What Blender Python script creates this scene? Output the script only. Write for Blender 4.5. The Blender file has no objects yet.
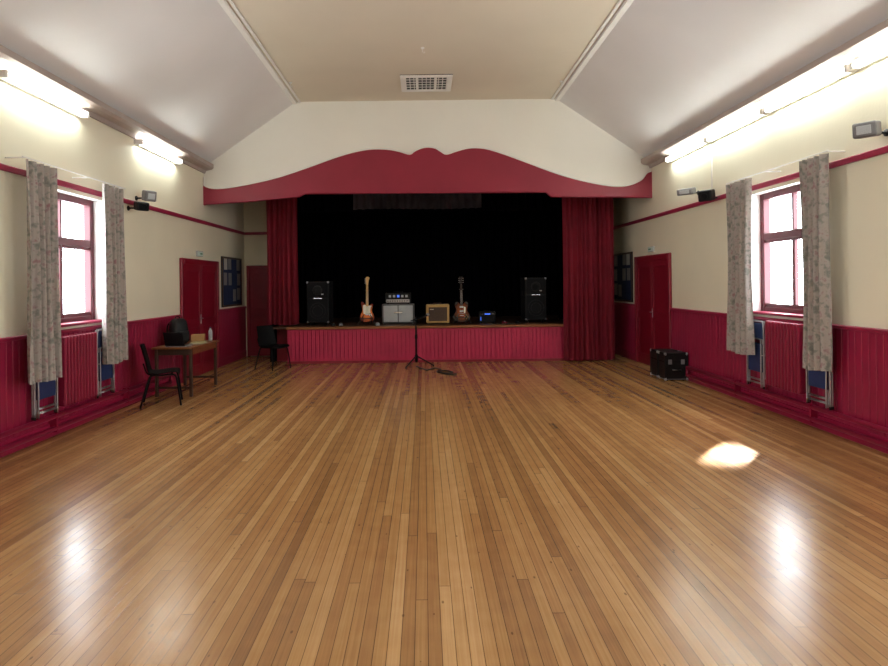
import bpy, bmesh, math, random
from mathutils import Vector, Matrix, Euler
random.seed(4)
S = bpy.context.scene
S.view_settings.view_transform = 'Standard'
S.view_settings.exposure = 0.55

# ------------------------------------------------------------------ materials
def new_mat(name):
    m = bpy.data.materials.new(name); m.use_nodes = True
    nt = m.node_tree
    b = nt.nodes['Principled BSDF']
    return m, nt, b
def srgb(c):
    return tuple(((v/255)/12.92 if v/255 <= .04045 else ((v/255+.055)/1.055)**2.4) for v in c)
def N(nt, t, **kw):
    n = nt.nodes.new(t)
    for k, v in kw.items(): setattr(n, k, v)
    return n
def mat(name, rgb, rough=.5, var=.12, scale=4., bump=0., metal=0., stretch=(1,1,1), spec=.5, bscale=40):
    m, nt, b = new_mat(name)
    c = srgb(rgb)
    tc = N(nt,'ShaderNodeTexCoord'); mp = N(nt,'ShaderNodeMapping')
    mp.inputs['Scale'].default_value = stretch
    nt.links.new(tc.outputs['Object'], mp.inputs[0])
    no = N(nt,'ShaderNodeTexNoise'); no.inputs['Scale'].default_value = scale; no.inputs['Detail'].default_value = 4
    nt.links.new(mp.outputs[0], no.inputs['Vector'])
    cr = N(nt,'ShaderNodeValToRGB')
    cr.color_ramp.elements[0].position=.3; cr.color_ramp.elements[1].position=.7
    cr.color_ramp.elements[0].color = tuple(v*(1-var) for v in c)+(1,)
    cr.color_ramp.elements[1].color = tuple(min(1,v*(1+var)) for v in c)+(1,)
    nt.links.new(no.outputs[0], cr.inputs[0]); nt.links.new(cr.outputs[0], b.inputs['Base Color'])
    b.inputs['Roughness'].default_value = rough; b.inputs['Metallic'].default_value = metal
    b.inputs['Specular IOR Level'].default_value = spec
    if bump:
        n2 = N(nt,'ShaderNodeTexNoise'); n2.inputs['Scale'].default_value=bscale
        nt.links.new(mp.outputs[0], n2.inputs['Vector'])
        bp = N(nt,'ShaderNodeBump'); bp.inputs['Strength'].default_value=bump; bp.inputs['Distance'].default_value=.01
        nt.links.new(n2.outputs[0], bp.inputs['Height']); nt.links.new(bp.outputs[0], b.inputs['Normal'])
    return m
def emis(name, rgb, s):
    m, nt, b = new_mat(name)
    b.inputs['Base Color'].default_value=(*srgb(rgb),1)
    b.inputs['Emission Color'].default_value=(*srgb(rgb),1); b.inputs['Emission Strength'].default_value=s
    return m
def mth(nt, op, a, bb=None, c=None):
    n = N(nt,'ShaderNodeMath', operation=op)
    for i, v in enumerate((a,bb,c)):
        if v is None: continue
        if isinstance(v,(int,float)): n.inputs[i].default_value=v
        else: nt.links.new(v, n.inputs[i])
    return n.outputs[0]

CREAM = mat('cream_wall_paint',(230,224,202),.6,.03,1.2,.15)
WHITE = mat('white_plaster',(230,229,230),.7,.03,.8,.1)
GABLE = mat('gable_plaster',(240,238,231),.7,.03,.8,.1)
CEILF = mat('beige_ceiling_paint',(220,210,192),.8,.04,.7,.1)
TRIMW = mat('white_moulding_paint',(238,236,232),.45,.03)
BEAM = mat('taupe_cornice_paint',(168,154,148),.5,.08)
RED = mat('crimson_gloss_paint',(146,22,60),.38,.10,3,.05)
REDP = mat('pelmet_crimson_paint',(142,24,52),.5,.08,2,.05)
REDD = mat('maroon_door_paint',(126,14,38),.4,.10,3)
FACE = mat('stage_front_crimson',(180,38,78),.45,.12,3,.05)
FRAME = mat('maroon_window_paint',(84,14,26),.4,.1)
VELVET = mat('crimson_stage_velvet',(122,10,36),.85,.15,3,.1)
BLACKC = mat('black_stage_cloth',(6,5,9),.95,.3,3,0,spec=.03)
BLACKP = mat('black_stage_paint',(6,6,8),.9,.3,spec=.05)
BLACK = mat('black_tolex',(12,12,14),.6,.2,30,.3,bscale=300,spec=.3)
BLKPL = mat('black_plastic',(14,14,16),.5,.2,10,spec=.3)
CHAIRP = mat('black_chair_plastic',(9,9,11),.65,.2,10,spec=.15)
GRILLE = mat('black_grille_cloth',(24,24,27),.85,.4,200,spec=.2)
METAL = mat('brushed_steel',(170,170,175),.35,.1,20,metal=1.)
CHROME = mat('chrome',(215,215,220),.15,.05,20,metal=1.)
GREY = mat('grey_plastic',(120,118,120),.5,.1)
SILV = mat('silver_grille_cloth',(172,176,180),.7,.12,150)
BLUE = mat('blue_vinyl',(26,46,92),.5,.15,8)
BLUED = mat('blue_noticeboard_felt',(20,36,74),.9,.15,20)
PAPER = mat('paper',(180,180,178),.8,.05)
PAPY = mat('yellow_paper',(180,170,120),.8,.05)
TWEED = mat('tweed_covering',(190,154,96),.8,.2,120,.3,bscale=300)
TWG = mat('brown_grille_cloth',(84,66,56),.85,.3,160)
TABLE = mat('table_wood',(120,74,38),.4,.22,6,stretch=(8,1,8))
LEGW = mat('dark_table_legs',(60,38,24),.5,.2)
LIPW = mat('stage_nosing_wood',(140,90,50),.45,.2,6,stretch=(1,8,8))
STGF = mat('stage_floor_wood',(78,48,32),.5,.25,5,stretch=(8,1,1))
MAPLE = mat('maple_neck',(220,172,104),.35,.1,20,stretch=(8,8,1))
ROSE = mat('rosewood_fingerboard',(52,30,22),.5,.2,20)
PICKG = mat('cream_pickguard',(238,232,214),.35,.03)
CABLE = mat('black_cable_rubber',(12,12,13),.5,.1)
LED = emis('blue_display',(70,120,255),.8)
SIGN = mat('exit_sign_face',(205,222,214),.4,.03)
GREEND = mat('green_sign',(90,150,120),.5,.05)
RADM = mat('crimson_radiator_enamel',(138,20,54),.35,.08)
TUBEM = emis('fluorescent_tube_glow',(250,255,246),28)

def sunburst(name, mid, edge, inner):
    m, nt, b = new_mat(name)
    tc=N(nt,'ShaderNodeTexCoord'); mp=N(nt,'ShaderNodeMapping')
    mp.inputs['Scale'].default_value=(5.4,0,4.2)
    sub=N(nt,'ShaderNodeVectorMath',operation='SUBTRACT'); sub.inputs[1].default_value=(0,0,inner)
    nt.links.new(tc.outputs['Object'],sub.inputs[0]); nt.links.new(sub.outputs[0],mp.inputs[0])
    ln=N(nt,'ShaderNodeVectorMath',operation='LENGTH'); nt.links.new(mp.outputs[0],ln.inputs[0])
    cr=N(nt,'ShaderNodeValToRGB'); e=cr.color_ramp.elements
    e[0].position=.35; e[0].color=(*srgb(mid),1); e[1].position=.95; e[1].color=(*srgb(edge),1)
    x=cr.color_ramp.elements.new(.7); x.color=(*[ (p+q)/2 for p,q in zip(srgb(mid),srgb(edge))],1)
    nt.links.new(ln.outputs['Value'],cr.inputs[0]); nt.links.new(cr.outputs[0],b.inputs['Base Color'])
    b.inputs['Roughness'].default_value=.2
    return m
BURST1 = sunburst('amber_sunburst_lacquer',(236,120,40),(120,26,12),.26)
BURST2 = sunburst('tobacco_sunburst_lacquer',(150,70,28),(36,12,10),.26)

def floor_mat():
    m, nt, b = new_mat('varnished_strip_floorboards')
    L=nt.links.new
    tc=N(nt,'ShaderNodeTexCoord'); sp=N(nt,'ShaderNodeSeparateXYZ'); L(tc.outputs['Object'],sp.inputs[0])
    W=.062
    u=mth(nt,'DIVIDE',sp.outputs[0],W); bi=mth(nt,'FLOOR',u); fr=mth(nt,'FRACT',u)
    wn=N(nt,'ShaderNodeTexWhiteNoise',noise_dimensions='1D'); L(bi,wn.inputs['W'])
    wb=N(nt,'ShaderNodeTexWhiteNoise',noise_dimensions='1D'); L(mth(nt,'ADD',bi,371.3),wb.inputs['W'])
    off=mth(nt,'MULTIPLY',wn.outputs['Value'],9.)
    v=mth(nt,'DIVIDE',mth(nt,'ADD',sp.outputs[1],off),4.6); vi=mth(nt,'FLOOR',v); vf=mth(nt,'FRACT',v)
    cb=N(nt,'ShaderNodeCombineXYZ'); L(bi,cb.inputs[0]); L(vi,cb.inputs[1])
    w2=N(nt,'ShaderNodeTexWhiteNoise',noise_dimensions='2D'); L(cb.outputs[0],w2.inputs['Vector'])
    mp=N(nt,'ShaderNodeMapping'); mp.inputs['Scale'].default_value=(80,1.1,1); L(tc.outputs['Object'],mp.inputs[0])
    addv=N(nt,'ShaderNodeVectorMath',operation='ADD'); L(mp.outputs[0],addv.inputs[0])
    cb2=N(nt,'ShaderNodeCombineXYZ'); L(mth(nt,'MULTIPLY',w2.outputs['Value'],40.),cb2.inputs[1]); L(cb2.outputs[0],addv.inputs[1])
    gn=N(nt,'ShaderNodeTexNoise'); gn.inputs['Scale'].default_value=1; gn.inputs['Detail'].default_value=6; gn.inputs['Roughness'].default_value=.62; L(addv.outputs[0],gn.inputs['Vector'])
    big=N(nt,'ShaderNodeTexNoise'); big.inputs['Scale'].default_value=.55; big.inputs['Detail'].default_value=3; L(tc.outputs['Object'],big.inputs['Vector'])
    fine=N(nt,'ShaderNodeTexNoise'); fine.inputs['Scale'].default_value=7; fine.inputs['Detail'].default_value=6; L(tc.outputs['Object'],fine.inputs['Vector'])
    val=mth(nt,'ADD',mth(nt,'MULTIPLY',w2.outputs['Value'],.30),mth(nt,'MULTIPLY',gn.outputs[0],.54))
    val=mth(nt,'ADD',val,mth(nt,'MULTIPLY',wb.outputs['Value'],.22))
    val=mth(nt,'ADD',val,mth(nt,'MULTIPLY',mth(nt,'SUBTRACT',big.outputs[0],.5),.25))
    val=mth(nt,'ADD',val,mth(nt,'MULTIPLY',mth(nt,'SUBTRACT',fine.outputs[0],.5),.22))
    cr=N(nt,'ShaderNodeValToRGB'); L(val,cr.inputs[0]); e=cr.color_ramp.elements
    e[0].position=.1; e[0].color=(*srgb((116,80,48)),1)
    e[1].position=.92; e[1].color=(*srgb((196,156,110)),1)
    for p,c in ((.32,(140,99,61)),(.52,(160,117,73)),(.72,(178,136,90))):
        x=e.new(p); x.color=(*srgb(c),1)
    g1=mth(nt,'MINIMUM',fr,mth(nt,'SUBTRACT',1.,fr)); gx=mth(nt,'LESS_THAN',g1,.028)
    g2=mth(nt,'MINIMUM',vf,mth(nt,'SUBTRACT',1.,vf)); gy=mth(nt,'LESS_THAN',g2,.0005)
    gap=mth(nt,'MAXIMUM',gx,gy)
    vo=N(nt,'ShaderNodeTexVoronoi'); vo.inputs['Scale'].default_value=1; mp2=N(nt,'ShaderNodeMapping'); mp2.inputs['Scale'].default_value=(11,5,1)
    L(tc.outputs['Object'],mp2.inputs[0]); L(mp2.outputs[0],vo.inputs['Vector'])
    kn=mth(nt,'LESS_THAN',vo.outputs['Distance'],.07)
    dk=mth(nt,'MAXIMUM',mth(nt,'MULTIPLY',gap,.78),mth(nt,'MULTIPLY',kn,.55))
    mx=N(nt,'ShaderNodeMix',data_type='RGBA'); L(dk,mx.inputs[0]); L(cr.outputs[0],mx.inputs[6]); mx.inputs[7].default_value=(*srgb((50,28,16)),1)
    L(mx.outputs[2],b.inputs['Base Color'])
    ro=mth(nt,'ADD',.15,mth(nt,'MULTIPLY',fine.outputs[0],.16)); L(ro,b.inputs['Roughness'])
    b.inputs['IOR'].default_value=1.5
    bp=N(nt,'ShaderNodeBump'); bp.inputs['Strength'].default_value=.15; bp.inputs['Distance'].default_value=.002
    hh=mth(nt,'SUBTRACT',mth(nt,'MULTIPLY',gn.outputs[0],.3),gap); hh=mth(nt,'ADD',hh,mth(nt,'MULTIPLY',w2.outputs['Value'],.5))
    L(hh,bp.inputs['Height']); L(bp.outputs[0],b.inputs['Normal'])
    return m
FLOOR=floor_mat()

def floral():
    m,nt,b=new_mat('floral_curtain_print'); L=nt.links.new
    tc=N(nt,'ShaderNodeTexCoord')
    no=N(nt,'ShaderNodeTexNoise'); no.inputs['Scale'].default_value=15; no.inputs['Detail'].default_value=3; L(tc.outputs['Object'],no.inputs['Vector'])
    cr=N(nt,'ShaderNodeValToRGB'); L(no.outputs[0],cr.inputs[0]); e=cr.color_ramp.elements
    e[0].position=.30; e[0].color=(*srgb((118,120,114)),1); e[1].position=.74; e[1].color=(*srgb((148,110,114)),1)
    for p,c in ((.4,(138,136,130)),(.47,(162,154,148)),(.58,(166,157,151)),(.64,(154,133,134))):
        x=e.new(p); x.color=(*srgb(c),1)
    L(cr.outputs[0],b.inputs['Base Color']); b.inputs['Roughness'].default_value=.9
    return m
FLORAL=floral()

def glass():
    m=bpy.data.materials.new('window_glass'); m.use_nodes=True; nt=m.node_tree; nt.nodes.clear()
    o=N(nt,'ShaderNodeOutputMaterial'); t=N(nt,'ShaderNodeBsdfTransparent'); g=N(nt,'ShaderNodeBsdfGlossy'); g.inputs['Roughness'].default_value=.02
    mx=N(nt,'ShaderNodeMixShader'); mx.inputs[0].default_value=.07
    nt.links.new(t.outputs[0],mx.inputs[1]); nt.links.new(g.outputs[0],mx.inputs[2]); nt.links.new(mx.outputs[0],o.inputs[0])
    return m
GLASS=glass()

# ------------------------------------------------------------------ mesh builder
class Obj:
    def __init__(s,name): s.name=name; s.bm=bmesh.new(); s.mats=[]; s.M=Matrix.Identity(4)
    def mi(s,m):
        if m not in s.mats: s.mats.append(m)
        return s.mats.index(m)
    def v(s,p): return s.bm.verts.new(s.M@Vector(p))
    def f(s,vs,m,smooth=False):
        try: fc=s.bm.faces.new(vs)
        except ValueError: return None
        fc.material_index=s.mi(m); fc.smooth=smooth; return fc
    def box(s,x0,x1,y0,y1,z0,z1,m,bev=0,seg=1):
        P=[(x,y,z) for z in (z0,z1) for y in (y0,y1) for x in (x0,x1)]
        V=[s.v(p) for p in P]
        F=[s.f([V[i] for i in q],m) for q in ((0,2,3,1),(4,5,7,6),(0,1,5,4),(2,6,7,3),(0,4,6,2),(1,3,7,5))]
        if bev:
            es=list({e for f in F for e in f.edges})
            r=bmesh.ops.bevel(s.bm,geom=es,offset=bev,segments=seg,affect='EDGES',profile=.5)
            for f in r['faces']: f.material_index=s.mi(m)
        return s
    def cyl(s,p0,p1,r,m,r1=None,seg=14,cap=True):
        return s.tube([p0,p1],r,m,seg,r1=r1)
    def tube(s,pts,r,m,seg=8,r1=None,closed=False):
        P=[Vector(p) for p in pts]; n=len(P); rings=[]
        t0=(P[1]-P[0]).normalized(); up=Vector((0,0,1)) if abs(t0.z)<.9 else Vector((1,0,0))
        nn=t0.cross(up).normalized()
        for i in range(n):
            if closed: t=(P[(i+1)%n]-P[i-1]).normalized()
            elif i==0: t=(P[1]-P[0]).normalized()
            elif i==n-1: t=(P[-1]-P[-2]).normalized()
            else: t=((P[i+1]-P[i]).normalized()+(P[i]-P[i-1]).normalized()).normalized()
            nn=(nn-t*nn.dot(t)).normalized(); bb=t.cross(nn)
            rr=r if r1 is None else r+(r1-r)*i/(n-1)
            rings.append([s.v(P[i]+(nn*math.cos(a)+bb*math.sin(a))*rr) for a in [2*math.pi*k/seg for k in range(seg)]])
        for i in range(n if closed else n-1):
            A,B=rings[i],rings[(i+1)%n]
            for k in range(seg): s.f([A[k],A[(k+1)%seg],B[(k+1)%seg],B[k]],m,True)
        if not closed:
            s.f(rings[0][::-1],m); s.f(rings[-1],m)
        return s
    def prism(s,poly,axis,a,b,m,m_side=None):
        def mk(p,d): return {'y':(p[0],d,p[1]),'x':(d,p[0],p[1]),'z':(p[0],p[1],d)}[axis]
        A=[s.v(mk(p,a)) for p in poly]; B=[s.v(mk(p,b)) for p in poly]; n=len(poly)
        s.f(A,m); s.f(B[::-1],m)
        for i in range(n): s.f([A[i],B[i],B[(i+1)%n],A[(i+1)%n]],m_side or m)
        return s
    def lathe(s,prof,c,m,seg=16,axis='z'):
        rings=[]
        for r,h in prof:
            ring=[]
            for k in range(seg):
                a=2*math.pi*k/seg; x,y=r*math.cos(a),r*math.sin(a)
                p={'z':(x,y,h),'y':(x,h,y),'x':(h,x,y)}[axis]
                ring.append(s.v((c[0]+p[0],c[1]+p[1],c[2]+p[2])))
            rings.append(ring)
        for A,B in zip(rings,rings[1:]):
            for k in range(seg): s.f([A[k],A[(k+1)%seg],B[(k+1)%seg],B[k]],m,True)
        s.f(rings[0],m); s.f(rings[-1],m)
        return s
    def grid(s,rows,m):
        V=[[s.v(p) for p in r] for r in rows]
        for A,B in zip(V,V[1:]):
            for i in range(len(A)-1): s.f([A[i],A[i+1],B[i+1],B[i]],m,True)
        return s
    def done(s,loc=(0,0,0),rot=(0,0,0),recalc=True):
        if recalc: bmesh.ops.recalc_face_normals(s.bm,faces=s.bm.faces)
        me=bpy.data.meshes.new(s.name); s.bm.to_mesh(me); s.bm.free()
        for m in s.mats: me.materials.append(m)
        o=bpy.data.objects.new(s.name,me); S.collection.objects.link(o)
        o.location=loc; o.rotation_euler=rot
        return o
def spline(pts,closed=True,n=6):
    out=[]; L=len(pts)
    for i in range(L if closed else L-1):
        g=lambda k: Vector(pts[k%L]) if closed else Vector(pts[max(0,min(L-1,k))])
        p0,p1,p2,p3=g(i-1),g(i),g(i+1),g(i+2)
        for j in range(n):
            t=j/n
            out.append(tuple(.5*((2*p1)+(-p0+p2)*t+(2*p0-5*p1+4*p2-p3)*t*t+(-p0+3*p1-3*p2+p3)*t**3)))
    if not closed: out.append(tuple(pts[-1]))
    return out

# ------------------------------------------------------------------ dimensions
XL,XR=-4.16,4.34          # side walls
YB,YH,YE,YS=-5.0,11.4,13.9,16.0   # back wall, proscenium gable, passage end, stage back
ZW=3.9; ZC=5.12; CL,CR=-2.39,2.55
WIN_L=[(-3.0,-1.65),(1.6,2.95),(6.45,7.80)]
WIN_R=[(-3.0,-1.65),(1.6,2.95),(6.60,7.95)]
WZ0,WZ1=1.2,2.77

Obj('floor').box(XL-.3,XR+.3,YB-.3,YS+.3,-.12,0,FLOOR).done()
def side_wall(name,x0,x1,wins):
    o=Obj(name); top=4.06
    o.box(x0,x1,YB,YS,0,WZ0,CREAM); o.box(x0,x1,YB,YS,WZ1,top,CREAM)
    ys=[YB]+[v for w in wins for v in w]+[YS]
    for i in range(0,len(ys),2): o.box(x0,x1,ys[i],ys[i+1],WZ0,WZ1,CREAM)
    o.done()
side_wall('wall_left',XL-.3,XL,WIN_L); side_wall('wall_right',XR,XR+.3,WIN_R)
Obj('wall_back').box(XL-.3,XR+.3,YB-.3,YB,0,5.4,CREAM).done()
c=Obj('ceiling'); y1=YH+.16
c.prism([(XL,ZW),(CL,ZC),(CL,ZC+.16),(XL,ZW+.16)],'y',YB,y1,WHITE)
c.prism([(XR,ZW),(XR,ZW+.16),(CR,ZC+.16),(CR,ZC)],'y',YB,y1,WHITE)
c.box(CL,CR,YB,y1,ZC,ZC+.16,CEILF); c.done()
g=Obj('wall_proscenium')
g.prism([(XL,3.42),(XR,3.42),(XR,ZW),(CR,ZC),(CL,ZC),(XL,ZW)],'y',YH,YH+.15,GABLE); g.done()
Obj('ceiling_stage').box(XL,XR,YH+.15,YS,3.75,3.85,BLACKP).done()
k=Obj('wall_stage_back'); k.box(XL-.3,XR+.3,YS,YS+.2,0,4.1,BLACKP); k.done()
e=Obj('wall_passage_left'); e.box(XL,-3.3,YE,YE+.1,0,3.75,CREAM); e.box(-3.3,-3.2,12.8,YS,0,3.75,BLACKP); e.done()
e=Obj('wall_passage_right'); e.box(3.8,XR,YE,YE+.1,0,3.75,CREAM); e.box(3.7,3.8,12.8,YS,0,3.75,BLACKP); e.done()

t=Obj('trim_1')
for X,sg in ((CL,1),(CR,-1)):
    t.box(X-.02*sg-.045,X-.02*sg+.045,YB,YH,ZC-.045,ZC-.002,TRIMW,.008)
    t.box(X+sg*.075-.02,X+sg*.075+.02,YB,YH,ZC-.02,ZC-.002,TRIMW)
t.done()
def cornice(name,X,sg):
    o=Obj(name)
    pr=[(X,ZW-.12),(X+sg*.03,ZW-.12),(X+sg*.05,ZW-.07),(X+sg*.15,ZW-.05),(X+sg*.19,ZW-.02),(X+sg*.19,ZW+.05),(X+sg*.17,ZW+.05),(X+sg*.02,ZW-.01),(X,ZW-.01)]
    o.prism(pr,'y',YB,YH,BEAM); o.done()
cornice('trim_2',XL,1); cornice('trim_3',XR,-1)
def rail(name,X,sg,ye):
    o=Obj(name); a,b=sorted((X,X+sg*.035)); o.box(a,b,YB,ye,2.81,2.875,RED,.008); return o
o=rail('trim_4',XL,1,YE); o.box(XL+.035,-3.3,YE-.035,YE,2.81,2.875,RED,.006); o.done()
o=rail('trim_5',XR,-1,YE); o.box(3.8,XR-.035,YE-.035,YE,2.81,2.875,RED,.006); o.done()

def wains(name,X,sg,segs):
    o=Obj(name)
    for (a,b) in segs:
        x0,x1=sorted((X,X+sg*.010)); o.box(x0,x1,a,b,0,1.12,RED)
        y=a
        while y<b-.01:
            y2=min(b,y+.095); x0,x1=sorted((X+sg*.010,X+sg*.024)); o.box(x0,x1,y+.004,y2-.004,.14,1.12,RED,.004); y+=.095
        x0,x1=sorted((X,X+sg*.045)); o.box(x0,x1,a,b,1.12,1.165,RED,.008)
        x0,x1=sorted((X,X+sg*.034)); o.box(x0,x1,a,b,0,.15,RED,.006)
    return o
DL=(10.2,12.05); DR=(10.5,12.25)
wains('trim_wainscot_left',XL,1,[(YB,DL[0]),(DL[1],YE)]).done()
wains('trim_wainscot_right',XR,-1,[(YB,DR[0]),(DR[1],YE)]).done()
e=Obj('trim_wainscot_passage'); e.box(3.8,XR-.05,YE-.03,YE,0,1.16,RED); e.done()

def door(name,X,sg,y0,y1,zt=2.03):
    o=Obj(name); F=lambda d0,d1:sorted((X+sg*d0,X+sg*d1))
    a,b=F(.001,.05)
    o.box(a,b,y0,y0+.1,0,zt+.1,REDD,.01); o.box(a,b,y1-.1,y1,0,zt+.1,REDD,.01); o.box(a,b,y0+.1,y1-.1,zt,zt+.1,REDD,.01)
    ym=(y0+y1)/2
    for (p,q) in ((y0+.1,ym-.003),(ym+.003,y1-.1)):
        a,b=F(.001,.02); o.box(a,b,p,q,.01,zt,REDD)
        a,b=F(.02,.034)
        o.box(a,b,p,p+.1,.01,zt,REDD,.003); o.box(a,b,q-.1,q,.01,zt,REDD,.003)
        for z0,z1 in ((.01,.22),(.9,1.05),(zt-.12,zt)): o.box(a,b,p+.1,q-.1,z0,z1,REDD,.003)
    a,b=F(.034,.045); o.box(a,b,ym-.07,ym-.04,.95,1.12,METAL,.004)
    x=X+sg*.045; o.cyl((x,ym-.055,1.05),(x+sg*.04,ym-.055,1.05),.01,METAL); o.cyl((x+sg*.04,ym-.055,1.05),(x+sg*.04,ym-.17,1.05),.009,METAL)
    o.done()
door('door_1',XL,1,*DL); door('door_2',XR,-1,*DR)
o=Obj('door_3')
o.box(-4.10,-4.02,YE-.05,YE-.001,0,2.1,REDD,.01); o.box(-3.38,-3.305,YE-.05,YE-.001,0,2.1,REDD,.01); o.box(-4.02,-3.38,YE-.05,YE-.001,2.02,2.1,REDD,.01)
o.box(-4.02,-3.38,YE-.03,YE-.001,.01,2.02,REDD)
for z0,z1 in ((.2,.95),(1.1,1.9)): o.box(-3.93,-3.47,YE-.04,YE-.03,z0,z1,REDD,.008)
o.lathe([(.0,0),(.02,0),(.028,-.02),(.0,-.045)],(-3.45,YE-.04,1.0),CHROME,axis='y'); o.done()
for nm,X,sg,y in (('exit_sign',XL,1,11.1),('exit_sign',XR,-1,11.4)):
    o=Obj(nm); a,b=sorted((X,X+sg*.03)); o.box(a,b,y-.14,y+.14,2.19,2.29,PAPER,.005)
    a,b=sorted((X+sg*.03,X+sg*.033)); o.box(a,b,y-.13,y+.13,2.2,2.28,SIGN); a,b=sorted((X+sg*.033,X+sg*.035)); o.box(a,b,y-.02,y+.10,2.225,2.255,GREEND); o.done()
def board(X,sg,y0,y1,z0,z1):
    o=Obj('notice_board'); F=lambda d0,d1:sorted((X+sg*d0,X+sg*d1))
    a,b=F(.001,.02); o.box(a,b,y0,y1,z0,z1,BLUED)
    a,b=F(.001,.035)
    for q in ((y0,y0+.04,z0,z1),(y1-.04,y1,z0,z1),(y0+.04,y1-.04,z0,z0+.04),(y0+.04,y1-.04,z1-.04,z1)): o.box(a,b,*q,LEGW,.005)
    a,b=F(.02,.023); rr=random.Random(3)
    for i in range(4):
        for j in range(3):
            if rr.random()<.5: continue
            y=y0+.1+i*(y1-y0-.15)/4+rr.random()*.04; z=z0+.1+j*.33+rr.random()*.04
            o.box(a,b,y,y+.2,z,z+.26,rr.choice([GREY,PAPER,PAPY,GREY]))
    o.done()
board(XL,1,12.3,13.6,1.2,2.25); board(XR,-1,12.45,13.7,1.2,2.25)

def window(name,X,sg,y0,y1):
    o=Obj(name); F=lambda d0,d1:sorted((X-sg*d0,X-sg*d1))
    a,b=F(.12,.21); w=.085
    o.box(a,b,y0,y0+w,WZ0,WZ1,FRAME,.006); o.box(a,b,y1-w,y1,WZ0,WZ1,FRAME,.006)
    o.box(a,b,y0+w,y1-w,WZ0,WZ0+w,FRAME,.006); o.box(a,b,y0+w,y1-w,WZ1-w,WZ1,FRAME,.006)
    zt=2.2; ym=(y0+y1)/2
    o.box(a,b,y0+w,y1-w,zt-.045,zt+.045,FRAME,.006)
    a2,b2=F(.14,.19)
    o.box(a2,b2,ym-.028,ym+.028,WZ0+w,zt-.045,FRAME,.006)
    for (p,q) in ((y0+w,ym-.028),(ym+.028,y1-w)):
        o.box(a2,b2,p,q,WZ0+w,WZ0+w+.045,FRAME); o.box(a2,b2,p,q,zt-.08,zt-.045,FRAME)
    o.box(a2,b2,ym-.018,ym+.018,zt+.045,WZ1-w,FRAME)
    xg=X-sg*.165
    o.f([o.v(p) for p in ((xg,y0+w,WZ0+w),(xg,y1-w,WZ0+w),(xg,y1-w,WZ1-w),(xg,y0+w,WZ1-w))],GLASS)
    a,b=F(-.07,.12); o.box(a,b,y0,y1,WZ0-.001,WZ0+.03,RED,.006)
    for (p,q) in ((y0,y0+.006),(y1-.006,y1)):
        a,b=F(0,.12); o.box(a,b,p,q,WZ0+.03,WZ1,TRIMW)
    a,b=F(0,.12); o.box(a,b,y0,y1,WZ1-.006,WZ1,TRIMW)
    o.done()
i=1
for w in WIN_L: window('window_%d'%i,XL,1,*w); i+=1
for w in WIN_R: window('window_%d'%i,XR,-1,*w); i+=1

def drape(o,along,fixed,a0,a1,z0,z1,amp,folds,m,gather=0.,ph=0.,nz=14,sub=10,flare=.0):
    n=int(folds*sub); rows=[]
    for j in range(nz+1):
        t=j/nz; z=z1+(z0-z1)*t; row=[]
        for k in range(n+1):
            u=k/n; uu=a0+(a1-a0)*u
            mid=(a0+a1)/2
            uu=mid+(uu-mid)*(1-gather*math.sin(math.pi*min(1,t*1.15))+flare*t)
            am=amp*(.55+.45*t)
            d=fixed+am*math.sin(2*math.pi*folds*u+ph+.5*math.sin(3*t+u*9))+.3*am*math.sin(4.7*math.pi*folds*u+2*ph+t*2)
            zz=z+(.01*math.sin(7*u+ph) if j==nz else 0)
            row.append((uu,d,zz) if along=='x' else (d,uu,zz))
        rows.append(row)
    o.grid(rows,m); return o
CO=.205
def curtain_pair(X,sg,y0,y1,near,far):
    for (a,b,ph) in ((near[0],near[1],.3),(far[0],far[1],1.7)):
        o=Obj('window_curtain'); drape(o,'y',X+sg*CO,a,b,.68,2.93,.05,4.5,FLORAL,gather=.10,ph=ph)
        o.done(recalc=False)
    o=Obj('curtain_rail'); x=X+sg*CO; o.tube([(x,near[0]-.03,2.95),(x,far[1]+.03,2.95)],.008,TRIMW)
    for y in (near[0]+.02,(y0+y1)/2,far[1]-.02): o.cyl((X,y,2.95),(x,y,2.95),.008,TRIMW)
    o.done()
curtain_pair(XL,1,*WIN_L[2],(5.96,6.48),(7.40,7.94))
curtain_pair(XR,-1,*WIN_R[2],(6.14,6.56),(7.58,8.14))
curtain_pair(XL,1,*WIN_L[1],(1.2,1.75),(2.85,3.3))
curtain_pair(XR,-1,*WIN_R[1],(1.2,1.75),(2.85,3.3))

def radiator(X,sg,y0,y1,z0,z1):
    o=Obj('radiator'); n=int((y1-y0)/.062); xc=X+sg*.115
    for i in range(n):
        y=y0+.03+i*.062
        o.box(xc-.05,xc+.05,y-.021,y+.021,z0+.01,z1,RADM,.018,2)
    for z in (z0+.06,z1-.06): o.cyl((xc,y0,z),(xc,y0+n*.062,z),.028,RADM)
    for y in (y0+.05,y1-.08): o.box(*sorted((X+sg*.036,xc)),y-.012,y+.012,z0+.1,z0+.13,RADM)
    o.cyl((xc,y1+.0,z0+.06),(xc,y1+.0,.28),.012,RADM)
    o.done()
radiator(XL,1,6.66,7.36,.31,1.10); radiator(XR,-1,6.70,7.44,.34,1.14)
def pipes(name,X,sg,ye):
    o=Obj(name)
    for z,d in ((.10,.085),(.235,.085)): o.tube([(X+sg*d,YB+.01,z),(X+sg*d,ye,z)],.028,RADM,12)
    y=YB+.4
    while y<ye:
        a,b=sorted((X+sg*.036,X+sg*.11)); o.box(a,b,y-.012,y+.012,.06,.27,RADM); y+=1.6
    o.tube([(X+sg*.085,ye,.235),(X+sg*.085,ye+.03,.23),(X+sg*.085,ye+.03,.105),(X+sg*.085,ye,.10)],.028,RADM,12)
    o.done()
pipes('heating_pipes',XL,1,9.6); pipes('heating_pipes',XR,-1,9.7)

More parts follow.
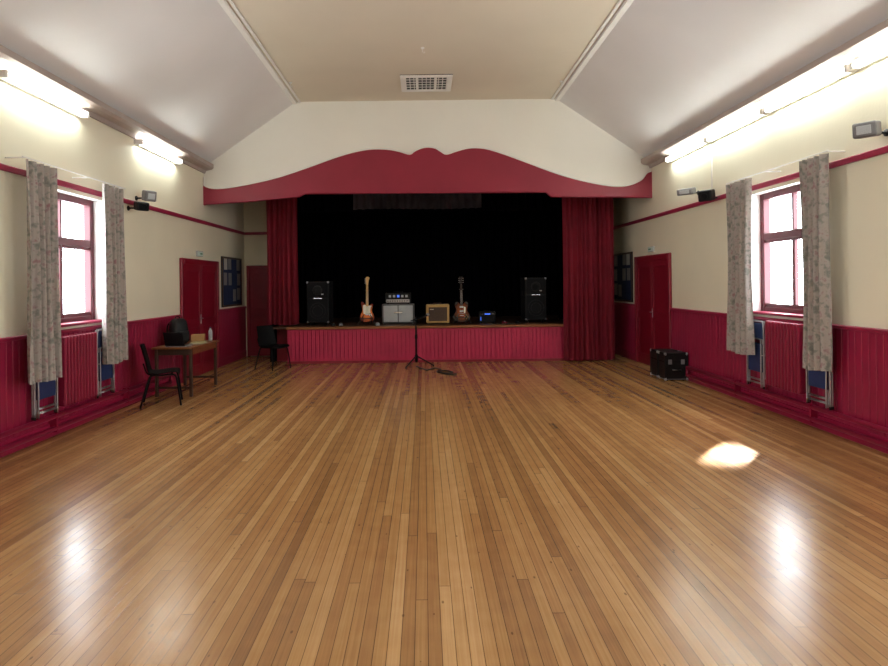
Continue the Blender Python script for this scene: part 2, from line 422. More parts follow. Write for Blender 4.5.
def fluor(X,sg,y0,L=1.5,z=3.735):
    o=Obj('fluorescent_light')
    a,b=sorted((X+sg*.001,X+sg*.055)); o.box(a,b,y0+.02,y0+L-.02,z-.035,z+.035,TRIMW,.006)
    xt=X+sg*.095
    o.tube([(xt,y0+.06,z),(xt,y0+L-.06,z)],.032,TUBEM,14)
    for y in (y0+.02,y0+L-.06):
        a,b=sorted((X+sg*.04,X+sg*.13)); o.box(a,b,y,y+.04,z-.04,z+.04,TRIMW,.006)
    o.done()
for y in (-3.0,-.2,2.7,5.80,8.62): fluor(XL,1,y)
for y in (-3.0,-.2,2.7,4.42,5.93,7.44,8.95): fluor(XR,-1,y)

Yp=YH-.04
def P(x,y): y=y+.012*(x-424); return ((x-424)/600*Yp, 1.65+(283-y)/600*Yp)
top=[(200,177),(204,184),(212,188),(226,188),(250,184),(280,177),(310,167),(335,158),(355,152),(372,149),(388,149),(400,151),(411,154),(416,151),(423,148),(430,147),(437,148),(442,151),(448,154),(458,151),(470,148),(484,148),(500,152),(525,161),(560,174),(590,182),(615,186),(630,185),(642,180),(648,173),(652.5,171)]
tw=[P(*p) for p in top]; tw[0]=(XL,tw[0][1]); tw[-1]=(XR,tw[-1][1])
tw=spline(tw,False,4)
bot=[P(652,198),P(552,197),P(547,192.5),P(306,194),P(300,197),P(250,202),P(200,205)]
bot[0]=(XR,bot[0][1]); bot[-1]=(XL,bot[-1][1])
o=Obj('trim_pelmet'); o.prism(tw+bot,'y',Yp,YH,REDP)
o.tube([(max(XL+.02,min(XR-.02,x)),Yp,z) for x,z in tw],.016,TRIMW,6)
o.tube([(max(XL+.02,min(XR-.02,x)),Yp,z+.012) for x,z in bot[::-1]],.012,REDP,6)
o.done()

# ------------------------------------------------------------------ stage
ZS=.76
o=Obj('stage_platform')
o.box(-2.86,3.69,12.5,YS-.01,0,ZS-.05,FACE)
o.box(-3.19,-2.86,12.95,YS-.01,0,ZS-.05,REDD)
x=-2.86
while x<3.65:
    o.box(x+.004,min(3.69,x+.085)-.004,12.484,12.5,.03,ZS-.06,FACE,.004); x+=.085
o.box(-2.88,3.69,12.45,12.62,ZS-.05,ZS,LIPW,.01)
o.box(-3.19,3.69,12.62,YS-.01,ZS-.05,ZS,STGF)
o.box(-2.86,3.69,12.47,12.484,0,.05,REDD)
o.done()
o=Obj('stage_curtain'); drape(o,'x',12.72,-3.34,-2.66,.80,3.74,.06,6.5,VELVET,ph=.4,gather=.04,flare=.02); o.done(recalc=False)
o=Obj('stage_curtain'); drape(o,'x',12.33,2.86,3.55,.03,3.74,.055,6.5,VELVET,ph=1.4,gather=.03); 
drape(o,'x',12.38,3.45,3.92,.03,3.74,.05,4.5,VELVET,ph=.2); o.done(recalc=False)
o=Obj('stage_backdrop_curtain'); drape(o,'x',15.6,-3.15,3.65,ZS+.01,3.74,.06,34,BLACKC,sub=7,nz=5); o.done(recalc=False)
o=Obj('stage_leg_curtain'); drape(o,'x',13.9,-3.15,-2.7,ZS+.01,3.74,.05,5,BLACKC,nz=5)
drape(o,'x',13.9,3.1,3.65,ZS+.01,3.74,.05,5,BLACKC,nz=5); o.done(recalc=False)
GREYC = mat('charcoal_border_cloth',(62,57,60),.95,.3,3,0,spec=.05)
o=Obj('stage_border_curtain'); drape(o,'x',12.98,-3.1,3.6,3.2,3.74,.04,40,BLACKC,sub=7,nz=4)
drape(o,'x',12.86,-1.5,1.25,3.24,3.74,.05,16,GREYC,sub=7,nz=4); o.done(recalc=False)

def speaker_cab(x,y,w=.5,d=.4,h=.9,rz=0):
    o=Obj('speaker_cabinet'); z0=.06
    o.box(-w/2,w/2,-d/2,d/2,z0,h,BLACK,.012,2)
    o.box(-w/2+.03,w/2-.03,-d/2-.012,-d/2+.002,z0+.03,h*.60,GRILLE,.004)
    o.box(-w/2+.03,w/2-.03,-d/2-.012,-d/2+.002,h*.63,h-.03,GRILLE,.004)
    o.lathe([(.0,0),(.07,0),(.10,-.006),(.105,0)],(0,-d/2-.012,h*.8),BLKPL,axis='y')
    for zc in (h*.33,):
        for r in (.17,.11): o.tube([(r*math.cos(a),-d/2-.014,zc+r*math.sin(a)) for a in [k*math.pi/14 for k in range(28)]],.005,BLKPL,6,closed=True)
    o.box(-.10,.10,-d/2-.016,-d/2-.010,h*.615-.012,h*.615+.012,CHROME,.002)
    o.box(.08,.13,-d/2-.016,-d/2-.010,h*.70,h*.72,PAPER)
    for sx in (-1,1):
        for z in (z0+.02,h-.02): o.box(sx*(w/2-.02)-.022,sx*(w/2-.02)+.022,-d/2-.003,-d/2+.03,z-.022,z+.022,METAL,.008)
        o.box(sx*w/2-.004,sx*w/2+.004,-.08,.08,h*.6,h*.7,BLKPL,.003)
        for sy in (-1,1):
            o.cyl((sx*(w/2-.07)-.012,sy*(d/2-.07),.03),(sx*(w/2-.07)+.012,sy*(d/2-.07),.03),.03,BLKPL)
            o.box(sx*(w/2-.07)-.015,sx*(w/2-.07)+.015,sy*(d/2-.07)-.015,sy*(d/2-.07)+.015,.04,z0+.002,METAL)
    o.done((x,y,ZS),(0,0,rz))
speaker_cab(-2.28,13.15,.49,.42,.95,-.08); speaker_cab(2.40,13.2,.47,.42,.98,.08)

o=Obj('guitar_speaker_cabinet'); w,h,d=.70,.44,.32
o.box(-w/2,w/2,-d/2,d/2,.02,h,GREY,.015,2)
o.box(-w/2+.03,-.008,-d/2-.01,-d/2+.002,.05,h-.03,SILV,.004); o.box(.008,w/2-.03,-d/2-.01,-d/2+.002,.05,h-.03,SILV,.004)
o.box(-w/2+.015,w/2-.015,-d/2-.006,-d/2+.001,.035,h-.015,BLKPL)
o.box(-.09,.09,-d/2-.016,-d/2-.009,h*.55,h*.55+.035,CHROME,.003)
for sx in (-1,1):
    for sy in (-1,1): o.cyl((sx*.3,sy*.12,0),(sx*.3,sy*.12,.025),.02,BLKPL)
    o.box(sx*w/2-.004,sx*w/2+.004,-.07,.07,.22,.29,BLKPL,.003)
cab=o.done((-.57,13.2,ZS))
o=Obj('amplifier_head'); w,h,d=.56,.24,.28
o.box(-w/2,w/2,-d/2,d/2,.012,h,BLACK,.012,2)
o.box(-w/2+.025,w/2-.025,-d/2-.008,-d/2+.002,.03,.10,METAL,.003)
o.box(-w/2+.025,w/2-.025,-d/2-.008,-d/2+.002,.125,h-.025,BLKPL,.003)
for i in range(9): o.lathe([(.014,0),(.012,-.018),(0,-.018)],(-.22+i*.052,-d/2-.008,.065),BLKPL,10,'y')
for i in range(5): o.box(-.2+i*.09,-.15+i*.09,-d/2-.011,-d/2-.006,.145,.195,LED if i==2 else SILV)
for sx in (-1,1):
    for sy in (-1,1): o.cyl((sx*.22,sy*.1,0),(sx*.22,sy*.1,.015),.015,BLKPL)
o.tube([(-.1,0,h-.005),(-.1,0,h+.03),(.1,0,h+.03),(.1,0,h-.005)],.008,BLKPL)
o.done((-.57,13.2,ZS+.44))
o=Obj('combo_amplifier'); w,h,d=.50,.42,.24
o.box(-w/2,w/2,-d/2,d/2,.015,h,TWEED,.02,3)
o.box(-w/2+.06,w/2-.06,-d/2-.006,-d/2+.002,.07,h-.07,TWG,.01)
o.box(-w/2+.05,w/2-.05,-d/2-.003,-d/2+.001,.06,h-.06,LEGW,.004)
for r in (.11,.06): o.tube([(r*math.cos(a),-d/2-.008,.21+r*math.sin(a)) for a in [k*math.pi/14 for k in range(28)]],.003,LEGW,6,closed=True)
o.box(-w/2+.08,-w/2+.16,-d/2-.01,-d/2-.005,h-.115,h-.095,CHROME)
o.tube([(-.09,0,h-.005),(-.08,0,h+.025),(.08,0,h+.025),(.09,0,h-.005)],.011,LEGW)
o.box(-.2,.2,.03,.10,h-.002,h+.004,CHROME)
for i in range(6): o.lathe([(.011,0),(.009,.018),(0,.018)],(-.15+i*.06,.065,h+.004),BLKPL,10)
for sx in (-1,1):
    for sy in (-1,1): o.cyl((sx*.19,sy*.08,0),(sx*.19,sy*.08,.02),.015,BLKPL)
o.done((.29,13.15,ZS),(-.0,0,.03))
o=Obj('practice_amplifier'); w,h,d=.36,.25,.22
o.box(-w/2,w/2,-d/2,d/2,.012,h,BLACK,.014,2); o.box(-w/2+.02,w/2-.02,-d/2-.006,-d/2+.002,.03,.17,GRILLE,.004)
o.box(-w/2+.02,w/2-.02,-d/2-.006,-d/2+.002,.18,h-.02,BLKPL,.003)
o.box(-.06,.06,-d/2-.009,-d/2-.005,.19,.21,LED)
o.box(-w/2+.03,-w/2+.042,-d/2-.009,-d/2-.005,.06,.14,LED)
for i in (-.14,-.11,.11,.14): o.lathe([(.01,0),(.008,-.015),(0,-.015)],(i,-d/2-.006,.2),CHROME,10,'y')
o.tube([(-.08,0,h-.004),(-.07,0,h+.02),(.07,0,h+.02),(.08,0,h-.004)],.007,BLKPL)
for sx in (-1,1):
    for sy in (-1,1): o.cyl((sx*.13,sy*.07,0),(sx*.13,sy*.07,.015),.012,BLKPL)
o.done((1.37,13.15,ZS))
def pedal(x,y,m):
    o=Obj('effects_pedal'); o.prism([(-.06,0),(.06,0),(.06,.055),(-.06,.035)],'x',-.035,.035,m)
    o.lathe([(.012,0),(.012,.02),(0,.02)],(0,-.03,.035),CHROME,10); o.lathe([(.009,0),(.007,.018),(0,.018)],(-.015,.035,.045),BLKPL,8); o.lathe([(.009,0),(.007,.018),(0,.018)],(.015,.035,.045),BLKPL,8)
    o.done((x,y,ZS),(0,0,.2))
pedal(-1.95,12.85,BLKPL); pedal(-1.8,12.9,GREY); pedal(1.72,12.86,REDD); pedal(2.0,12.9,BLKPL); pedal(-1.0,12.8,SILV)
o=Obj('extension_cable'); pts=[(1.45,12.95,ZS+.008),(1.58,12.74,ZS+.008),(1.78,12.72,ZS+.008),(2.0,12.76,ZS+.008),(2.16,12.88,ZS+.008)]
o.tube(spline(pts,False,6),.007,CABLE,6); o.done()

def guitar(name,x,y,outline,bodym,kind):
    o=Obj(name)
    zc=.30
    o.M=Matrix.Rotation(math.radians(-9),4,'X')
    poly=[(a/100,zc+b/100) for a,b in spline(outline,True,4)]
    T=.044
    def sc(k): return [(p[0]*k,zc+(p[1]-zc)*k) for p in poly]
    rings=[]
    for k,d in ((.955,-T/2),(.99,-T/2+.006),(1,-T/2+.014),(1,T/2-.014),(.99,T/2-.006),(.955,T/2)):
        rings.append([o.v((p[0],d,p[1])) for p in sc(k)])
    n=len(poly)
    for A,B in zip(rings,rings[1:]):
        for i in range(n): o.f([A[i],A[(i+1)%n],B[(i+1)%n],B[i]],bodym,True)
    o.f(rings[0],bodym); o.f(rings[-1][::-1],bodym)
    yf=-T/2
    nz0=zc+.10; nz1=zc+.57
    nm=MAPLE if kind=='s' else ROSE
    V=[]
    for z,w in ((nz0,.028),(nz1,.021)):
        V.append([o.v((-w,yf-.010,z)),o.v((w,yf-.010,z)),o.v((w,yf+.008,z)),o.v((0,yf+.018,z)),o.v((-w,yf+.008,z))])
    for i in range(5): o.f([V[0][i],V[0][(i+1)%5],V[1][(i+1)%5],V[1][i]],nm if i==0 else (MAPLE if kind=='s' else bodym))
    o.f(V[0],nm); o.f(V[1][::-1],nm)
    for i in range(16):
        z=nz0+.02+(nz1-nz0-.02)*(1-2**(-(i+1)/10)); w=.028-.007*(z-nz0)/(nz1-nz0)
        o.box(-w,w,yf-.0115,yf-.0095,z-.0012,z+.0012,CHROME)
    if kind=='s': hp=[(-.021,nz1),(-.03,nz1+.03),(-.034,nz1+.15),(-.02,nz1+.175),(.01,nz1+.18),(.045,nz1+.165),(.05,nz1+.135),(.035,nz1+.12),(.03,nz1+.08),(.022,nz1+.02),(.021,nz1)]
    else: hp=[(-.021,nz1),(-.032,nz1+.03),(-.036,nz1+.09),(-.044,nz1+.15),(-.025,nz1+.165),(0,nz1+.155),(.025,nz1+.165),(.044,nz1+.15),(.036,nz1+.09),(.032,nz1+.03),(.021,nz1)]
    o.prism(hp,'y',yf-.006,yf+.009,MAPLE if kind=='s' else BLKPL)
    for i in range(6 if kind=='s' else 3):
        z=nz1+.03+i*(.022 if kind=='s' else .045)
        for sx in ((-1,) if kind=='s' else (-1,1)):
            o.cyl((sx*.02,yf-.016,z),(sx*.02,yf-.006,z),.004,CHROME,seg=8); o.box(sx*.046-.008,sx*.046+.008,yf,yf+.004,z-.006,z+.006,CHROME,.002)
    if kind=='s':
        pg=spline([(-.03,zc+.13),(-.085,zc+.12),(-.085,zc+.03),(-.07,zc-.06),(-.0,zc-.07),(.06,zc-.11),(.10,zc-.15),(.105,zc-.1),(.07,zc-.03),(.075,zc+.06),(.09,zc+.11),(.03,zc+.115)],True,4)
        o.prism(pg,'y',yf-.003,yf+.001,PICKG)
        for z in (zc+.075,zc+.02,zc-.04): o.box(-.042,.042,yf-.008,yf-.002,z-.009,z+.009,PICKG,.003)
        o.box(-.04,.04,yf-.012,yf,zc-.095,zc-.065,CHROME,.003)
        for px,pz in ((.065,-.06),(.078,-.095),(.09,-.13)): o.lathe([(.012,0),(.01,-.014),(0,-.014)],(px,yf-.003,zc+pz),BLKPL,12,'y')
    else:
        for z in (zc+.06,zc-.03): o.box(-.042,.042,yf-.009,yf,z-.02,z+.02,CHROME,.003)
        o.box(-.045,.045,yf-.012,yf,zc-.085,zc-.07,CHROME,.003); o.box(-.045,.045,yf-.012,yf,zc-.135,zc-.12,CHROME,.003)
        for sx in (-1,1):
            f=spline([(sx*.10,zc+.03),(sx*.112,zc+.0),(sx*.105,zc-.06),(sx*.125,zc-.09),(sx*.115,zc-.05),(sx*.12,zc)],True,3); o.prism(f,'y',yf-.001,yf+.001,BLKPL)
        for px,pz in ((.1,-.12),(.13,-.16),(.07,-.16),(.1,-.195)): o.lathe([(.013,0),(.011,-.016),(0,-.016)],(px,yf,zc+pz),MAPLE,12,'y')
        o.prism([(.05,zc+.07),(.085,zc+.05),(.075,zc-.07),(.05,zc-.08)],'y',yf-.004,yf-.001,PICKG)
    for i in range(6):
        s0=-.026+i*.0104; s1=-.016+i*.0064; o.tube([(s0,yf-.014,zc-.085),(s1,yf-.013,nz1)],.0009,CHROME,4)
    o.M=Matrix.Identity(4)
    for sx in (-1,1):
        o.tube([(sx*.02,.09,.30),(sx*.19,-.16,.012)],.009,BLKPL)
        o.tube([(sx*.09,-.012,.145),(sx*.09,-.05,.03),(sx*.09,-.075,.03),(sx*.09,-.085,.055)],.009,BLKPL)
        o.tube([(sx*.03,.16,.74),(sx*.045,.05,.745),(sx*.045,.03,.745)],.006,BLKPL)
    o.tube([(-.13,-.03,.14),(.13,-.03,.14)],.008,BLKPL)
    o.tube([(0,.24,.012),(0,.10,.30),(0,.17,.74)],.009,BLKPL); o.tube([(-.045,.155,.74),(.045,.155,.74)],.007,BLKPL)
    o.lathe([(0,-.02),(.016,-.02),(.016,.02),(0,.02)],(0,.095,.3),BLKPL,10)
    return o.done((x,y,ZS))
strat=[(-3,11.5),(-5.5,15),(-9.5,20),(-12.5,20.5),(-13.5,16),(-11.5,9),(-10.3,3),(-11.5,-3),(-14.5,-9),(-16,-15),(-13.5,-21),(-7,-24),(0,-23.5),(7,-23),(13.5,-19.5),(15.5,-14),(13.8,-8),(10.8,-2),(10.2,3),(12,9),(13,13.5),(11,16),(7.5,14),(4,11),(0,10.5)]
semi=[(-3,11),(-4.5,14),(-8,18),(-13,18),(-15,13),(-13.5,7),(-11.5,1),(-13,-5),(-17.5,-11),(-19,-17),(-16.5,-23),(-9,-27),(0,-28),(9,-27),(16.5,-23),(19,-17),(17.5,-11),(13,-5),(11.5,1),(13.5,7),(15,13),(13,18),(8,18),(4.5,14),(3,11),(0,10.5)]
guitar('sunburst_electric_guitar',-1.24,12.98,strat,BURST1,'s')
guitar('semi_hollow_electric_guitar',.81,13.0,semi,BURST2,'h')

STANDM = mat('black_stand_metal',(10,10,12),.6,.1,10,spec=.2)
o=Obj('microphone_stand')
for a in (100,220,340):
    c,s_=math.cos(math.radians(a)),math.sin(math.radians(a)); o.tube([(c*.02,s_*.02,.20),(c*.34,s_*.34,.024)],.014,STANDM); o.lathe([(.018,-.024),(.018,.012),(0,.012)],(c*.34,s_*.34,.024),STANDM,8)
o.lathe([(0,.10),(.032,.10),(.034,.21),(.020,.24),(0,.24)],(0,0,0),STANDM,12)
o.cyl((0,0,.08),(0,0,.94),.019,STANDM,seg=12); o.lathe([(0,0),(.028,0),(.028,.08),(0,.08)],(0,0,.55),STANDM,10)
o.lathe([(0,-.028),(.028,-.028),(.028,.028),(0,.028)],(0,0,.93),STANDM,10,'y')
o.tube([(0,0,.93),(-.0,-.05,.985)],.014,STANDM,10)
o.tube([(-.10,.03,.90),(.16,-.03,.985)],.011,STANDM,8)
o.M=Matrix.Translation((.17,-.03,.99))@Matrix.Rotation(math.radians(65),4,'Y')
o.lathe([(0,-.08),(.013,-.08),(.018,.03),(.028,.05),(.031,.075),(.021,.098),(0,.104)],(0,0,0),BLKPL,12)
o.lathe([(.026,.048),(.033,.055),(.033,.08),(.022,.102),(0,.108)],(0,0,0),METAL,12)
o.done((-.17,11.88,0),(0,0,.25))
o=Obj('microphone_cable')
pts=[(-.17,11.80,.011),(-.05,11.5,.011),(.05,11.3,.011),(.18,11.55,.011),(.3,11.35,.011),(.22,11.05,.011),(.4,10.85,.011),(.5,11.0,.011),(.35,11.2,.012),(.28,10.95,.012),(.45,10.7,.011),(.56,10.8,.011)]
o.tube(spline(pts,False,6),.013,CABLE,6); o.done((0,0,.002))

# ------------------------------------------------------------------ furniture
def plastic_chair(x,y,rz):
    o=Obj('stacking_chair')
    prof=spline([(.22,.415),(.20,.445),(.10,.45),(-.06,.435),(-.155,.445),(-.195,.50),(-.215,.60),(-.245,.72),(-.275,.83),(-.285,.84)],False,3)
    for off in (0,-.008):
        rows=[]
        for i,(py,pz) in enumerate(prof):
            t=i/(len(prof)-1); w=.225 if t<.5 else .225-.035*(t-.5)*2
            if i in (0,): w-=.02
            if i>=len(prof)-2: w-=.025
            rows.append([(w*u,py+(.03*u*u if t>.5 else 0)+(off if t>.5 else 0),pz+(.022*u*u if t<.5 else 0)+(off if t<=.5 else 0)) for u in [k/5-1 for k in range(11)]])
        o.grid(rows,CHAIRP)
    for sx in (-1,1):
        o.tube(spline([(sx*.23,.24,0),(sx*.20,.19,.36),(sx*.185,.14,.428),(sx*.185,0,.425),(sx*.185,-.12,.425),(sx*.20,-.17,.36),(sx*.23,-.27,0)],False,4),.013,CHAIRP,8)
        o.tube(spline([(sx*.185,-.12,.43),(sx*.19,-.19,.47),(sx*.19,-.23,.6)],False,4),.010,CHAIRP,8)
    for yy in (.12,-.11): o.tube([(-.185,yy,.424),(.185,yy,.424)],.010,CHAIRP,8)
    o.done((x,y,0),(0,0,rz),recalc=False)
plastic_chair(-3.68,8.42,math.radians(-70)); plastic_chair(-2.98,11.80,math.radians(235))

o=Obj('wooden_table'); tx0,tx1,ty0,ty1=-.31,.31,-.58,.58
o.box(tx0,tx1,ty0,ty1,.71,.74,TABLE,.006); o.box(tx0+.05,tx1-.05,ty0+.05,ty0+.07,.62,.71,LEGW); o.box(tx0+.05,tx1-.05,ty1-.07,ty1-.05,.62,.71,LEGW)
for xx in (tx0+.04,tx1-.06): o.box(xx,xx+.02,ty0+.05,ty1-.05,.62,.71,TABLE)
for xx in (tx0+.055,tx1-.055):
    for yy in (ty0+.055,ty1-.055): o.box(xx-.022,xx+.022,yy-.022,yy+.022,0,.71,LEGW,.004)
o.box(tx0+.055,tx1-.055,ty0+.045,ty0+.065,.12,.15,LEGW); o.box(tx0+.055,tx1-.055,ty1-.065,ty1-.045,.12,.15,LEGW)
TX,TY=-3.74,9.46
o.done((TX,TY,0))
o=Obj('black_backpack')
rows=[]
for j in range(11):
    t=j/10; z=.40*t; wx=.15*(1-.25*t**3)*(1 if j not in(0,10) else .75); wy=.11*(1-.35*t**2)*(1 if j not in (0,10) else .6)
    rows.append([(wx*math.copysign(abs(math.cos(a))**.6,math.cos(a)),wy*math.copysign(abs(math.sin(a))**.6,math.sin(a)),z) for a in [2*math.pi*k/24 for k in range(25)]])
o.grid(rows,BLKPL); o.f([o.v(p) for p in rows[-1][:-1]],BLKPL); o.f([o.v(p) for p in rows[0][:-1]][::-1],BLKPL)
o.box(-.10,.10,-.145,-.08,.05,.21,BLACK,.02,2)
o.tube(spline([(-.04,.02,.39),(-.03,.02,.43),(.03,.02,.43),(.04,.02,.39)],False,4),.008,BLKPL)
for sx in (-1,1): o.tube(spline([(sx*.07,.07,.36),(sx*.09,.14,.28),(sx*.09,.13,.12),(sx*.08,.09,.04)],False,4),.014,BLKPL)
o.done((TX-.10,TY-.10,.74),(0,0,math.radians(60)))
o=Obj('laptop'); o.box(-.16,.16,-.11,.11,0,.018,GREY,.004); o.box(-.14,.14,-.03,.09,.018,.020,BLKPL)
o.M=Matrix.Translation((0,.11,.018))@Matrix.Rotation(math.radians(-15),4,'X'); o.box(-.16,.16,-.006,.004,0,.21,BLKPL,.003); o.box(-.15,.15,-.008,-.006,.015,.195,BLACK); o.done((TX+.04,TY-.42,.74),(0,0,math.radians(170)))
o=Obj('water_bottle'); o.lathe([(0,0),(.032,0),(.033,.13),(.03,.16),(.013,.19),(.013,.21),(0,.21)],(0,0,0),SILV,14); o.lathe([(0,.205),(.015,.205),(.015,.225),(0,.225)],(0,0,0),BLUE,12); o.done((TX+.2,TY+.46,.74))
o=Obj('paper_stack')
for i in range(5): o.M=Matrix.Rotation(.06*i-.1,4,'Z'); o.box(-.105,.105,-.15,.15,i*.004,i*.004+.003,PAPER if i%2 else PAPY)
o.done((TX+.17,TY-.0,.74),(0,0,.1))
o=Obj('cardboard_box'); CARD=mat('cardboard',(180,140,92),.8,.1); o.box(-.1,.1,-.09,.09,0,.11,CARD,.004); o.box(-.1,.1,-.012,.012,.11,.112,PAPY); o.done((TX+.02,TY+.40,.74),(0,0,.2))

# folded chairs standing on the heating pipes against the wall, behind the curtains
def folded_chair(X,sg,y,k):
    o=Obj('folding_chair')
    o.tube(spline([(-.19,0,.012),(-.19,0,.3),(-.19,0,.66),(-.18,0,.80),(-.13,0,.84),(.13,0,.84),(.18,0,.80),(.19,0,.66),(.19,0,.3),(.19,0,.012)],False,4),.010,METAL,8)
    o.tube(spline([(-.16,.022,.012),(-.16,.022,.3),(-.16,.022,.58),(-.13,.022,.62),(.13,.022,.62),(.16,.022,.58),(.16,.022,.3),(.16,.022,.012)],False,4),.009,METAL,8)
    o.tube([(-.19,0,.10),(.19,0,.10)],.007,METAL,6); o.tube([(-.16,.022,.06),(.16,.022,.06)],.007,METAL,6)
    for sx in (-1,1):
        o.cyl((sx*.19,0,.42),(sx*.16,.022,.42),.008,METAL)
        o.lathe([(.013,0),(.013,.03),(0,.03)],(sx*.19,0,0),BLKPL,8)
    o.box(-.15,.15,-.014,.014,.20,.56,BLUE,.010,2)
    o.box(-.175,.175,-.014,.010,.62,.82,BLUE,.010,2)
    o.done((X+sg*(.072+.036*k),y-.02*k,.272),(0,0,math.radians(90 if sg<0 else -90)))
for k in range(2):
    folded_chair(XL,1,6.43,k); folded_chair(XL,1,7.63,k); folded_chair(XR,-1,6.48,k); folded_chair(XR,-1,7.70,k)

def flight_case(x0,x1,y0,y1,h):
    o=Obj('flight_case'); w=x1-x0; d=y1-y0
    o.box(-w/2,w/2,-d/2,d/2,.015,h,BLKPL,.01)
    for z in (.03,h*.68,h-.012): o.box(-w/2-.004,w/2+.004,-d/2-.004,d/2+.004,z-.005,z+.005,GREY if z<.1 else GRILLE)
    for sx in (-1,1):
        for sy in (-1,1):
            o.box(sx*w/2-.008,sx*w/2+.008,sy*d/2-.008,sy*d/2+.008,.02,h-.01,BLKPL,.003)
            for z in (.03,h-.02): o.lathe([(0,-.024),(.018,-.02),(.024,0),(.018,.02),(0,.024)],(sx*(w/2-.008),sy*(d/2-.008),z),METAL,10)
            o.cyl((sx*(w/2-.05),sy*(d/2-.05),0),(sx*(w/2-.05),sy*(d/2-.05),.02),.018,BLKPL)
    for xx in (-w*.28,w*.28): o.box(xx-.03,xx+.03,-d/2-.012,-d/2-.002,h*.68-.04,h*.68+.04,GREY,.004)
    o.tube([(-.06,-d/2-.004,h*.4),(-.06,-d/2-.035,h*.4),(.06,-d/2-.035,h*.4),(.06,-d/2-.004,h*.4)],.009,METAL)
    o.done(((x0+x1)/2,(y0+y1)/2,0))
flight_case(3.92,4.29,9.80,10.05,.46); flight_case(3.92,4.29,10.12,10.42,.46)

def wall_speaker(name,X,sg,y,z,w,h,d,m,yaw,pitch):
    o=Obj(name)
    o.M=Matrix.Translation((X+sg*.19,y,z))@Euler((0,0,yaw)).to_matrix().to_4x4()@Euler((pitch,0,0)).to_matrix().to_4x4()
    o.box(-w/2,w/2,-d/2,d/2,-h/2,h/2,m,.02,3)
    o.box(-w/2+.015,w/2-.015,-d/2-.006,-d/2+.002,-h/2+.015,h/2-.015,GRILLE if m is BLKPL else m,.006)
    if m is BLKPL: o.lathe([(0,0),(w*.22,0),(w*.25,-.006),(w*.27,0)],(0,-d/2-.006,-h*.05),GRILLE,14,'y')
    else: o.box(-w*.3,w*.3,-d/2-.010,-d/2-.005,-h*.28,h*.28,SILV,.003)
    o.M=Matrix.Identity(4)
    o.tube([(X+sg*.012,y,z-h*.2),(X+sg*.08,y,z-h*.2),(X+sg*.15,y,z)],.012,BLKPL); o.lathe([(0,0),(.035,0),(.035,sg*.012),(0,sg*.012)],(X,y,z-h*.2),BLKPL,12,'x')
    o.done()
wall_speaker('wall_speaker',XL,1,8.70,2.96,.17,.15,.13,GREY,math.radians(50),.2)
wall_speaker('wall_speaker',XL,1,8.46,2.78,.17,.12,.14,BLKPL,math.radians(50),.2)
wall_speaker('wall_speaker',XR,-1,8.78,2.88,.2,.16,.15,BLKPL,math.radians(-50),.2)
wall_speaker('floodlight',XR,-1,9.45,3.04,.26,.10,.14,GREY,math.radians(-50),.2)
wall_speaker('wall_speaker',XR,-1,5.60,3.03,.19,.14,.19,GREY,math.radians(-50),.15)
o=Obj('electrical_conduit'); 
o.tube([(XR-.012,8.98,2.95),(XR-.012,8.98,3.6)],.008,TRIMW,6); o.done()

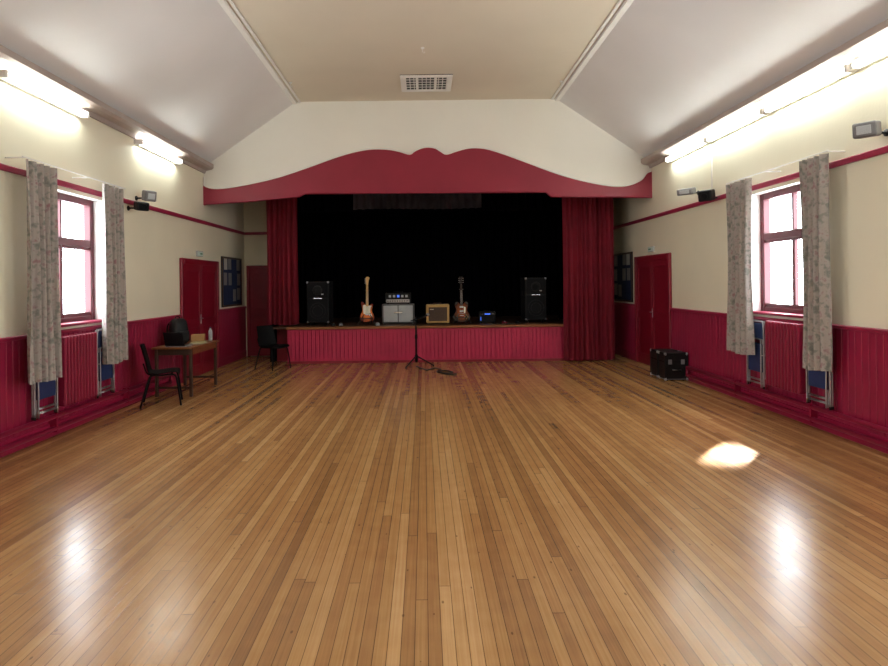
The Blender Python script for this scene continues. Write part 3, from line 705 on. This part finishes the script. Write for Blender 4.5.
o=Obj('ceiling_vent'); x0,x1,y0,y1=-.36,.52,9.98,10.8; z=ZC
o.box(x0,x1,y0,y1,z-.012,z,BLKPL)
for q in ((x0,x1,y0,y0+.09),(x0,x1,y1-.09,y1),(x0,x0+.09,y0+.09,y1-.09),(x1-.09,x1,y0+.09,y1-.09)): o.box(*q,z-.03,z-.001,TRIMW,.006)
n=10
for i in range(n+1):
    x=x0+.09+(x1-x0-.18)*i/n; o.box(x-.006,x+.006,y0+.09,y1-.09,z-.018,z-.012,TRIMW)
for j in range(1,5):
    y=y0+.09+(y1-y0-.18)*j/5; o.box(x0+.09,x1-.09,y-.010,y+.010,z-.018,z-.012,TRIMW)
xm=(x0+x1)/2
for q in (-.16,.16): o.box(xm+q-.02,xm+q+.02,y0+.09,y1-.09,z-.022,z-.012,TRIMW)
o.done()
for x,y in ((-2.25,10.3),(2.42,10.4),(.02,8.85)):
    o=Obj('ceiling_hook'); o.lathe([(0,0),(.03,0),(.025,-.012),(0,-.012)],(0,0,0),TRIMW,10); o.tube([(0,0,-.01),(0,0,-.06),(.02,0,-.08),(.035,0,-.06)],.005,TRIMW,6); o.done((x,y,ZC))

# ------------------------------------------------------------------ light
w=bpy.data.worlds.new('overcast_sky'); S.world=w; w.use_nodes=True
bg=w.node_tree.nodes['Background']; bg.inputs[0].default_value=(.87,.94,1.,1); bg.inputs[1].default_value=13
def portal(X,sg,y0,y1):
    l=bpy.data.lights.new('window_portal','AREA'); l.shape='RECTANGLE'; l.size=WZ1-WZ0; l.size_y=y1-y0
    l.cycles.is_portal=True
    o=bpy.data.objects.new('window_portal',l); S.collection.objects.link(o)
    o.location=(X-sg*.26,(y0+y1)/2,(WZ0+WZ1)/2); o.rotation_euler=(0,math.radians(-90 if sg>0 else 90),0)
for a in WIN_L: portal(XL,1,*a)
for a in WIN_R: portal(XR,-1,*a)
l=bpy.data.lights.new('sunlight_shaft','SPOT'); l.energy=110000; l.spot_size=math.radians(2.9); l.spot_blend=1.0; l.shadow_soft_size=.12; l.color=(.88,.95,1)
o=bpy.data.objects.new('sunlight_shaft',l); S.collection.objects.link(o)
T=Vector((2.86,5.68,0)); D=Vector((1.64,1.92,1.75)); o.location=T+D*3.4
o.rotation_euler=(-D).to_track_quat('-Z','Y').to_euler()

# ------------------------------------------------------------------ camera
cam=bpy.data.cameras.new('camera'); co=bpy.data.objects.new('camera',cam); S.collection.objects.link(co)
cam.sensor_width=36; cam.lens=600/888*36; cam.shift_x=20/888; cam.shift_y=-50/888
cam.clip_start=.05
co.matrix_world=Matrix.Translation((0,0,1.65))@Matrix.Rotation(math.radians(90),4,'X')@Matrix.Rotation(-.012,4,'Z')
S.camera=co
